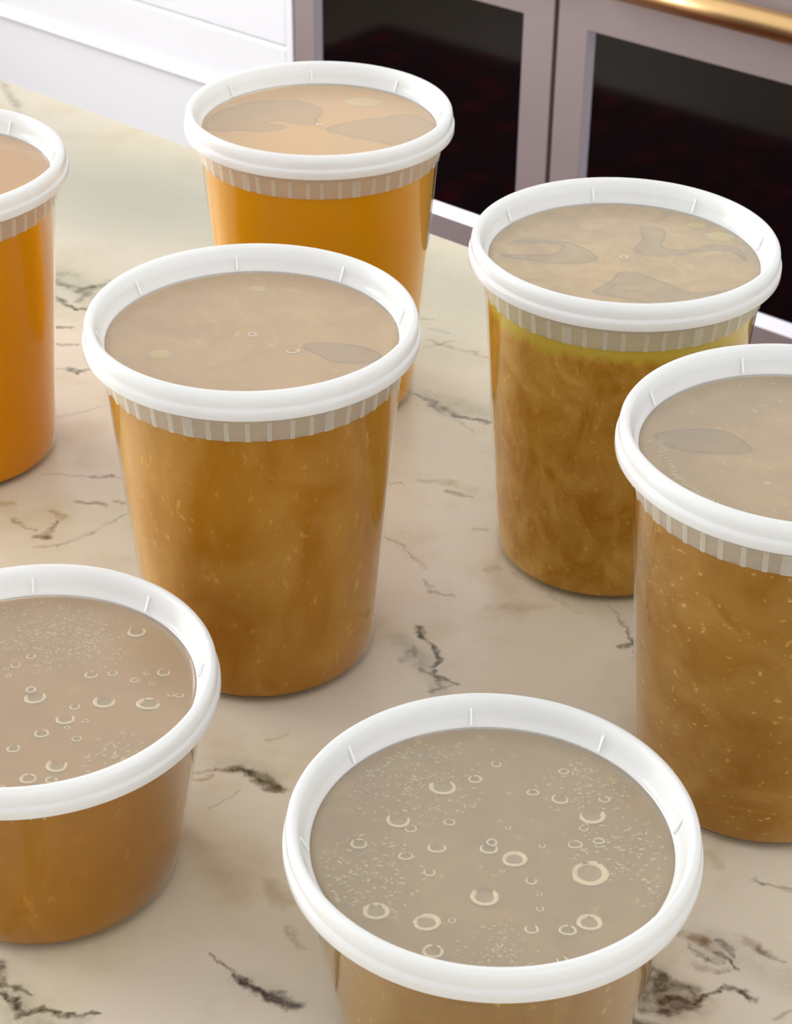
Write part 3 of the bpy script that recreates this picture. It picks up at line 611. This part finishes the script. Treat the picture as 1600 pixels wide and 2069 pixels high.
def broth_mesh(h, rb, rtop, level, bubbles=(), foam=()):
    zt = h - 0.0175
    slope = (rtop - rb) / zt
    g = 0.0009
    side = [(0, 0.0013), (rb - 0.0060, 0.0013), (rb - 0.0032, 0.0014), (rb - 0.0013, 0.0026), (rb - 0.0006, 0.0045)]
    side += [(rb + slope * z - g, z) for z in (0.010, zt * 0.3, zt * 0.6, zt)]
    rl = rtop - 0.0003
    side += [(rtop - g + 0.0002, zt + 0.002), (rl, level - 0.0008), (rl - 0.0006, level)]
    if not bubbles and not foam:
        return lathe('broth', side + [(0, level)], 96)
    segs = 192
    me = lathe('broth', side, segs)
    bm = bmesh.new(); bm.from_mesh(me)
    R = rl - 0.0006
    bm.verts.ensure_lookup_table()
    last = [v for v in bm.verts if abs(v.co.z - level) < 1e-7]
    last.sort(key=lambda v: math.atan2(v.co.y, v.co.x) % (2 * PI))
    def zat(x, y):
        z = 0.0
        for bx, by, br in bubbles:
            d = math.hypot(x - bx, y - by) / br
            if d < 1.25:
                z = min(z, -0.34 * br * max(0, 1 - d ** 4)) if d < 1 else z + 0.05 * br * (1.25 - d) / 0.25
        for fx, fy, fr, amp in foam:
            d = math.hypot(x - fx, y - fy) / fr
            if d < 1:
                z += amp * (1 - d * d) * (abs(noise.noise((x * 900, y * 900, 1.0))) + 0.7 * abs(noise.noise((x * 2000, y * 2000, 4.0))) - 0.35)
        return z
    prev = last
    nr = 130
    for k in range(1, nr):
        r = R * (1 - k / nr)
        cur = []
        for i in range(segs):
            a = 2 * PI * i / segs
            x, y = r * math.cos(a), r * math.sin(a)
            e = min(1, (R - r) / 0.002)
            cur.append(bm.verts.new((x, y, level + e * zat(x, y))))
        for i in range(segs):
            j = (i + 1) % segs
            bm.faces.new((prev[i], prev[j], cur[j], cur[i]))
        prev = cur
    c = bm.verts.new((0, 0, level + zat(0, 0)))
    for i in range(segs):
        bm.faces.new((prev[i], prev[(i + 1) % segs], c))
    bmesh.ops.recalc_face_normals(bm, faces=bm.faces)
    bm.to_mesh(me); bm.free()
    for p in me.polygons: p.use_smooth = True
    return me
# lining of one air bubble: a bowl with a rounded rim, unit radius
ME_BUB = {}
M_BUB = simple('bubble_skin', (0.27, 0.15, 0.045, 1), 0.3)
M_FROTHTOP = simple('froth_on_broth', (0.60, 0.44, 0.22, 1), 0.4)
M_RIM_GLINT = simple('bubble_rim_glint', (0.78, 0.60, 0.37, 1), 0.3)  # pale colour paints the bright crescent that light makes on a bubble
def bubble_mesh():
    if not ME_BUB:
        pr = [(0, -0.30)] + [(d, -0.32 * (1 - d ** 4) + 0.02) for d in (0.25, 0.45, 0.6, 0.7, 0.78, 0.84)] + [(0.92, 0.03), (1.0, 0.105), (1.07, 0.12), (1.14, 0.08), (1.22, 0.01), (1.25, -0.03)]
        me = lathe('bubble', pr, 28); me.materials.append(M_BUB); me.materials.append(M_RIM_GLINT)
        for p in me.polygons:
            c = p.center
            if math.hypot(c.x, c.y) > 0.8: p.material_index = 1
        ME_BUB[0] = me
    return ME_BUB[0]

def container(xy, h, rb, rtop, broth, label, group, rot=0.0, ribs=True, level_off=0.0100, bubbles=(), foam=(), patches=(), fats=(), specks=0, letters=False):
    t = empty('soup_container', (xy[0], xy[1], 0))
    tag(t, label, 'container', group)
    link('body', lathe('body', shell_profile(h, rb, rtop), 128, False), M_WALL, t)
    br = link('broth', broth_mesh(h, rb, rtop, h - level_off, bubbles, foam), broth, t)
    if ribs:
        z0, z1 = h - 0.0214, h - 0.0104
        sl = (rtop - rb) / (h - 0.0175)
        ro = lambda z: rb + sl * z if z < h - 0.0175 else rtop + 0.0008
        bd = link('frosted_band', lathe('frosted_band', [(ro(z0) + 0.00005, z0), (ro(z0) + 0.0002, z0 + 0.0004), (rtop + 0.0007, h - 0.0165), (rtop + 0.0011, z1), (rtop + 0.0009, z1), (rtop + 0.0005, h - 0.0165)], 128, True), M_BAND, t)
        NR = 48
        for i in range(NR):
            a = rot + 2 * PI * (i + random.uniform(-0.12, 0.12)) / NR
            wide = i % 7 == 3
            me = ME_RIBW if wide else ME_RIB
            o = link('rib', me, M_RIB, bd)
            zc = h - 0.0174; rr = (ro(z0) + rtop + 0.0011) / 2 + 0.00015
            o.location = (rr * math.cos(a), rr * math.sin(a), zc)
            o.rotation_euler = (0, 0.13, a)
    ld_ = link('lid', ME_LID, M_LID, t); ld_.location.z = h
    link('lid_panel', ME_PANEL, M_PANEL, ld_)
    link('gate_mark', ME_GATE, M_RIB, ld_)
    for i in range(8):
        o = link('ridge', ME_TICK, M_RIDGE, ld_)
        o.rotation_euler = (0, 0, math.radians(5.0) + rot * 0.3 + i * PI / 4)
    if letters:
        # worn raised lettering round the panel, too faint to read: only its strokes
        for i in range(26):
            a = math.radians(172 + i * 2.1)
            for k in range(2):
                me = box('raised_stroke', -0.0011, 0.0011, -0.00012, 0.00012, 0, 0.0002)
                o = link('raised_stroke', me, M_PANEL, ld_)
                rr = 0.0440 + random.uniform(-0.0005, 0.0005)
                aa = a + k * 0.012
                o.location = (rr * math.cos(aa), rr * math.sin(aa), PZ + 0.00002)
                o.rotation_euler = (0, 0, aa + random.choice((0, 0, 0.5, -0.5)))
    zb = h + PZ - 0.00062
    for pts in patches:
        me, me2 = patch_mesh('wet_patch', pts, zb, 0.0002)
        w = link('wet_patch', me, M_WET, br)
        link('patch_outline', me2, M_EDGE, br)
    for x, y, r in fats:
        me = lathe('fat_droplet', [(0, 0.0002), (r * .4, 0.00012), (r * .7, 0.0), (r, -0.00022), (r * .7, -0.0006), (0, -0.0008)], 28)
        o = link('fat_droplet', me, M_FAT, br)
        o.location = (x, y, h - level_off + 0.0002); o.scale = (1.0, 0.8, 1)
    for x, y, r in bubbles:
        o = link('bubble', bubble_mesh(), None, br)
        o.location = (x, y, h - level_off - 0.02 * r); zs = min(r, 0.0024)
        o.scale = (r * random.uniform(0.94, 1.06), r * random.uniform(0.9, 1.12), zs)
        o.rotation_euler = (-min(0.16, 0.00042 / r) * random.uniform(0.8, 1.1), random.uniform(-0.04, 0.04), 0)  # tilt lifts the near rim, so its painted glint shows as a crescent
    if foam:
        bm = bmesh.new()
        for fx, fy, fr, amp in foam:
            for i in range(int(fr * fr * 1.0e6 * 0.75)):
                a, q = random.uniform(0, 2 * PI), fr * random.random() ** 0.75
                x, y = fx + q * math.cos(a), fy + q * math.sin(a)
                if math.hypot(x, y) > rtop - 0.004 or any(math.hypot(x - b[0], y - b[1]) < b[2] * 1.3 for b in bubbles): continue
                s = random.uniform(0.00018, 0.00055) * (0.6 + amp * 700)
                m4 = Matrix.Translation((x, y, h - level_off)) @ Matrix.Rotation(random.gauss(0, 0.5), 4, 'Z') @ Matrix.Diagonal((s * random.uniform(1, 2.2), s * 0.7, min(s, 0.0004), 1))
                bmesh.ops.create_icosphere(bm, subdivisions=1, radius=1, matrix=m4)
        me = bpy.data.meshes.new('froth'); bm.to_mesh(me); bm.free()
        for p in me.polygons: p.use_smooth = True
        f = link('froth', me, M_FROTHTOP, br); f['kind'] = 'stuff'
    if specks:
        bm = bmesh.new()
        for i in range(specks):
            a = random.uniform(0, 2 * PI)
            clump = noise.noise((math.cos(a) * 3.1 + xy[0] * 9, math.sin(a) * 3.1, 2.0))
            z = h - 0.0112 - abs(random.gauss(0, 1)) * (0.0012 + 0.0022 * max(0, clump))
            rr = rtop + 0.0001 - (h - 0.0175 - z if z < h - 0.0175 else 0) * (rtop - rb) / (h - 0.0175)
            s = random.uniform(0.00012, 0.00038)
            m4 = Matrix.Translation((rr * math.cos(a), rr * math.sin(a), z)) @ Matrix.Rotation(a, 4, 'Z') @ Matrix.Diagonal((s * 0.5, s * random.uniform(1, 1.8), s, 1))
            bmesh.ops.create_icosphere(bm, subdivisions=1, radius=1, matrix=m4)
        me = bpy.data.meshes.new('foam'); bm.to_mesh(me); bm.free()
        f = link('foam', me, M_FOAM, br); f['kind'] = 'stuff'
    return t
HQ, HP = 0.1394, 0.0800
RBQ, RBP = 0.0429, 0.0424
RTP = 0.0533
B_FRONT = broth_mat('broth_cloudy_brown', (0.40, 0.170, 0.009, 1), (0.60, 0.35, 0.085, 1), 0.62, 40)
B_BACK = broth_mat('broth_amber', (0.68, 0.30, 0.002, 1), (0.72, 0.35, 0.02, 1), 0.4, 26, speck=0.05)
B_FAT = broth_mat('broth_olive_brown', (0.39, 0.180, 0.009, 1), (0.66, 0.41, 0.10, 1), 0.75, 85, speck=0.3, fat=(HQ - 0.030, HQ - 0.024, (0.56, 0.42, 0.06, 1)))
B_RIGHT = broth_mat('broth_tan', (0.33, 0.155, 0.020, 1), (0.52, 0.31, 0.09, 1), 0.6, 48, streak=(1, 1, 1.2), speck=0.55)
B_PINTL = broth_mat('broth_russet', (0.33, 0.132, 0.005, 1), (0.48, 0.24, 0.03, 1), 0.5, 30, speck=0.2)
B_PINT = broth_mat('broth_dull_brown', (0.26, 0.130, 0.022, 1), (0.42, 0.25, 0.065, 1), 0.5, 45, speck=0.5)
B_FAR = broth_mat('broth_clear_amber', (0.66, 0.26, 0.001, 1), (0.70, 0.32, 0.012, 1), 0.3, 20, speck=0.03)
GQ = 'tall soup containers on the marble'
GP = 'short soup containers on the marble'
container((-0.0510, 0.5956), HQ, RBQ, R_TOP, B_FRONT, 'tall cloudy brown broth container in the middle, yellow fat spots under its lid', GQ, rot=0.31,
          patches=[PA], fats=[(-0.0311, -0.0128, 0.0044), (-0.0009, 0.0384, 0.0036)], bubbles=[(0.0147, -0.0095, 0.0019)])
container((-0.0355, 0.7941), HQ, RBQ, R_TOP, B_BACK, 'tall amber broth container standing farthest back, its lid against the dark oven door', GQ, rot=0.07,
          patches=[PB1, PB2], fats=[(0.0187, 0.0309, 0.0085), (-0.0399, 0.0234, 0.0040)])
container((0.0853, 0.6622), HQ, RBQ, R_TOP, B_FAT, 'tall mottled broth container with yellow fat layer and wavy wet patches under its lid', GQ, rot=0.19,
          patches=[PC1, PC2, PC3], fats=[(0.0319, 0.0327, 0.0036), (0.0395, 0.0225, 0.0058)])
container((0.1284, 0.5203), HQ, RBQ, R_TOP, B_RIGHT, 'tall tan broth container cut by right photo edge, one oval patch under lid', GQ, rot=0.44,
          patches=[PD], letters=True)
container((-0.1131, 0.4695), HP, RBP, RTP, B_PINTL, 'short russet broth container cut by left photo edge, bubbles under its lid', GP, rot=0.2, ribs=False,
          level_off=0.0105, bubbles=BUB_E, foam=[(0.0299, -0.0290, 0.011, 0.0006), (-0.004, 0.031, 0.022, 0.0004), (0.015, 0.026, 0.016, 0.0003)], specks=900)
container((0.0282, 0.4027), HP, RBP, RTP, B_PINT, 'short dull brown broth container nearest the camera, many bubbles under its lid', GP, rot=0.0, ribs=False,
          level_off=0.0105, bubbles=BUB_F, foam=[(-0.036, -0.012, 0.017, 0.0006), (0.036, 0.000, 0.014, 0.0006), (-0.022, 0.028, 0.021, 0.0004), (0.028, 0.026, 0.014, 0.0004), (0.0, -0.042, 0.012, 0.0002), (0.044, -0.018, 0.006, 0.0007)], specks=700)
container((-0.1958, 0.7341), HQ, RBQ, R_TOP, B_FAR, 'tall amber broth container cut by left photo edge, behind the short russet one', GQ, rot=0.5)
